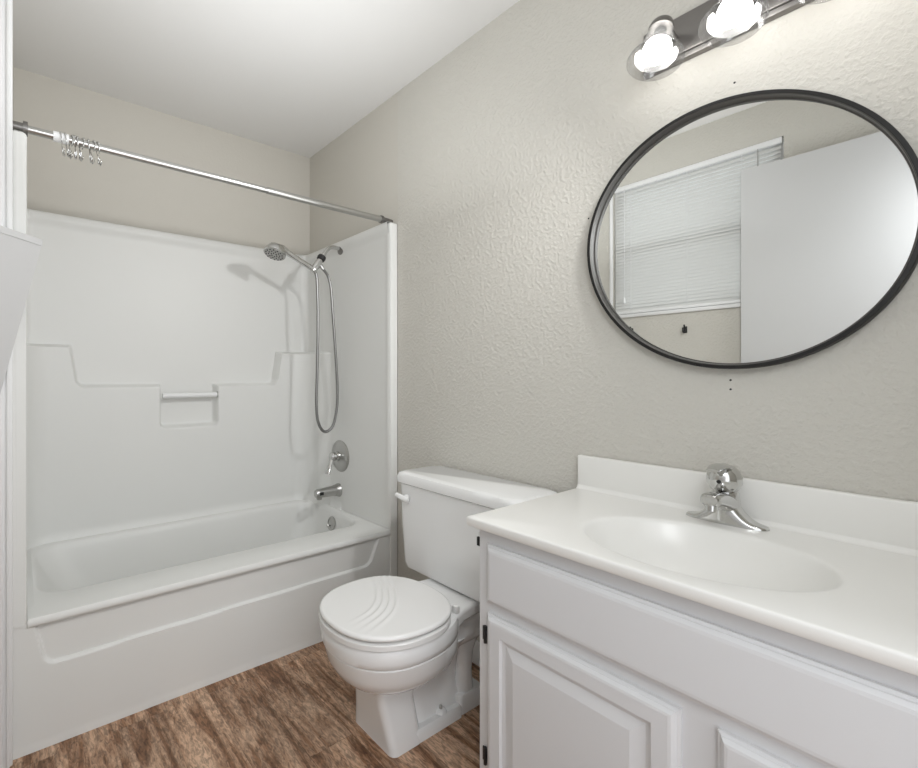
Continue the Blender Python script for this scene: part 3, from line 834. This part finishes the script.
# small cove at the foot of the backsplash
pr = [(-0.021, ZC - 0.001), (-0.033, ZC + 0.0003), (-0.028, ZC + 0.002), (-0.024, ZC + 0.006), (-0.0215, ZC + 0.013)]
add_loft(bm, [[(x, y, z) for x, z in pr] for y in (VY0, cy1 - 0.002)])
obj('backsplash', bm, 'marble', vt, 40)

# ---------------------------------------------------------------- faucet
FX, FY = -0.066, 0.404
fa = thing('faucet', 'chrome single-lever faucet on the vanity top', 'faucet', (FX, FY, ZC))
bm = bmesh.new()
loops = []
for i in range(41):
    t = -1 + 2 * i / 40
    y = FY + 0.082 * t
    e = max(0.0, 1 - t * t)
    hw = 0.003 + 0.027 * e ** 0.42
    hh = 0.003 + 0.011 * math.sqrt(e) + 0.060 * max(0, 1 - max(0, abs(t) - 0.12) / 0.66) ** 1.9
    loops.append([(FX + hw * math.copysign(abs(math.cos(PI * k / 14)) ** (0.8), math.cos(PI * k / 14)), y, ZC + 0.0005 + hh * abs(math.sin(PI * k / 14)) ** 0.75) for k in range(15)])
add_loft(bm, loops)
obj('base', bm, 'chrome', fa, 50)
bm = bmesh.new()
add_lathe(bm, [(0.031, 0.0), (0.030, 0.03), (0.028, 0.058), (0.027, 0.070), (0.024, 0.074)], (FX, FY, ZC + 0.002), (0, 0, 1), 28, True, True)
loops = []
for i in range(17):
    f = i / 16
    x = FX - 0.004 - 0.098 * f; zc = ZC + 0.045 + 0.022 * math.sin(f * 1.6); hw = 0.028 - 0.009 * f; hh = 0.024 - 0.010 * f
    if i == 16: hw *= 0.8; hh *= 0.75
    loops.append([(x, FY + hw * math.copysign(abs(math.cos(2 * PI * k / 24)) ** 0.7, math.cos(2 * PI * k / 24)), zc + hh * math.copysign(abs(math.sin(2 * PI * k / 24)) ** 0.8, math.sin(2 * PI * k / 24))) for k in range(24)])
add_loft(bm, loops)
add_lathe(bm, [(0.0125, 0), (0.0125, 0.016), (0.010, 0.017)], (FX - 0.089, FY, ZC + 0.058), (-0.1, 0, -1), 16, True, True)
obj('spout', bm, 'chrome', fa, 45)
bm = bmesh.new()
# domed lever cap that sweeps forward over the spout
hx = FX - 0.004
add_lathe(bm, [(0.017, 0.0), (0.028, 0.006), (0.0345, 0.020), (0.035, 0.034), (0.031, 0.048), (0.022, 0.058), (0.011, 0.063), (0.0, 0.064)], (hx, FY, ZC + 0.076), (-0.16, 0, 1), 32, True, False)
add_tube(bm, spline([(hx + 0.004, FY, ZC + 0.124), (hx - 0.026, FY, ZC + 0.135), (hx - 0.056, FY, ZC + 0.137), (hx - 0.082, FY, ZC + 0.133)], 6), lambda t: (0.024 - 0.012 * t, 0.011 - 0.0075 * t), 16)
lv = obj('lever', bm, 'chrome', fa, 50)
bm = bmesh.new(); add_lathe(bm, [(0.0045, 0), (0.004, 0.002)], (hx - 0.0405, FY, ZC + 0.102), (-1, 0, 0.1), 12, True, True)
obj('indicator', bm, 'dark', lv, 40, 'small dark temperature dot')

# ---------------------------------------------------------------- mirror
MY, MZ = 0.428, 1.461
def mir(da, x, n=160):
    a, b = 0.347 + da, 0.320 + da; out = []
    for k in range(n):
        t = 2 * PI * k / n; p, q = a * math.cos(t), b * math.sin(t)
        out.append((x, MY + (p - q) * math.sqrt(0.5), MZ + (p + q) * math.sqrt(0.5)))
    return out
mr_ = thing('wall_mirror', 'round wall mirror in a thin deep black frame above the vanity', 'mirror', (0, MY, MZ))
bm = bmesh.new()
loops = [mir(-0.009, -0.0005), mir(0, -0.003), mir(0, -0.033), mir(-0.001, -0.035), mir(-0.0085, -0.035), mir(-0.009, -0.034)]
add_loft(bm, loops + [loops[0]], False, False)
obj('frame', bm, 'frame', mr_, 40)
bm = bmesh.new()
loops = [mir(-0.0091, -0.0345), mir(-0.0105, -0.0335), mir(-0.0115, -0.0135), mir(-0.014, -0.0132), mir(-0.014, -0.0005), mir(-0.0091, -0.0005)]
add_loft(bm, loops + [loops[0]], False, False)
obj('inner_rim', bm, 'frame_in', mr_, 40, 'dark grey inner rim')
bm = bmesh.new(); add_loft(bm, [mir(-0.0145, -0.004), mir(-0.0145, -0.0128)], True, True)
obj('glass', bm, 'mirror', mr_, 0)

# ---------------------------------------------------------------- vanity light
vlgt = thing('vanity_light', 'nickel bar light with clear bell shades above the mirror', 'wall light', (0, 0.29, 2.0))
bm = bmesh.new()
add_box(bm, (-0.022, -0.03, 1.945), (0, 0.607, 2.062), 0.003)
add_box(bm, (-0.030, -0.026, 1.957), (-0.020, 0.603, 2.050), 0.004)
obj('back_plate', bm, 'nickel', vlgt)
ax_ = Vector((-0.34, 0, -0.94)).normalized()
for y in (0.527, 0.368, 0.209, 0.050):
    o = Vector((-0.105, y, 2.009))
    bm = bmesh.new()
    add_tube(bm, spline([(-0.026, y, 2.000), (-0.060, y, 2.009), (-0.088, y, 2.015), o + ax_ * 0.004], 5), 0.0095, 12)
    add_lathe(bm, [(0.0, -0.012), (0.014, -0.010), (0.025, 0.0), (0.0285, 0.012), (0.0285, 0.020), (0.024, 0.021)], o, ax_, 28, False, True)
    sk = obj('socket', bm, 'nickel', vlgt, 40)
    bm = bmesh.new()
    prof = [(0.0255, 0.014), (0.029, 0.026), (0.0315, 0.040), (0.033, 0.052), (0.036, 0.066), (0.042, 0.080), (0.051, 0.094), (0.0585, 0.104), (0.062, 0.111), (0.0632, 0.1135)]
    inn = [(r - 0.0022, h) for r, h in prof[::-1]]
    add_lathe(bm, prof + inn, o, ax_, 40)
    sd = obj('shade', bm, 'shade', vlgt, 60, 'clear glass bell shade')
    bm = bmesh.new()
    add_lathe(bm, [(0.0135, 0.018), (0.0135, 0.042), (0.012, 0.046), (0.012, 0.054)], o, ax_, 24, True, True)
    obj('bulb_neck', bm, 'neck', sk, 60)
    bm = bmesh.new()
    add_lathe(bm, [(0.0115, 0.0545), (0.0205, 0.057), (0.0290, 0.066), (0.0325, 0.081), (0.0300, 0.096), (0.0215, 0.1075), (0.011, 0.1125), (0.0, 0.114)], o, ax_, 28, True, False)
    obj('bulb', bm, 'bulb', sk, 60, 'lit round bulb')
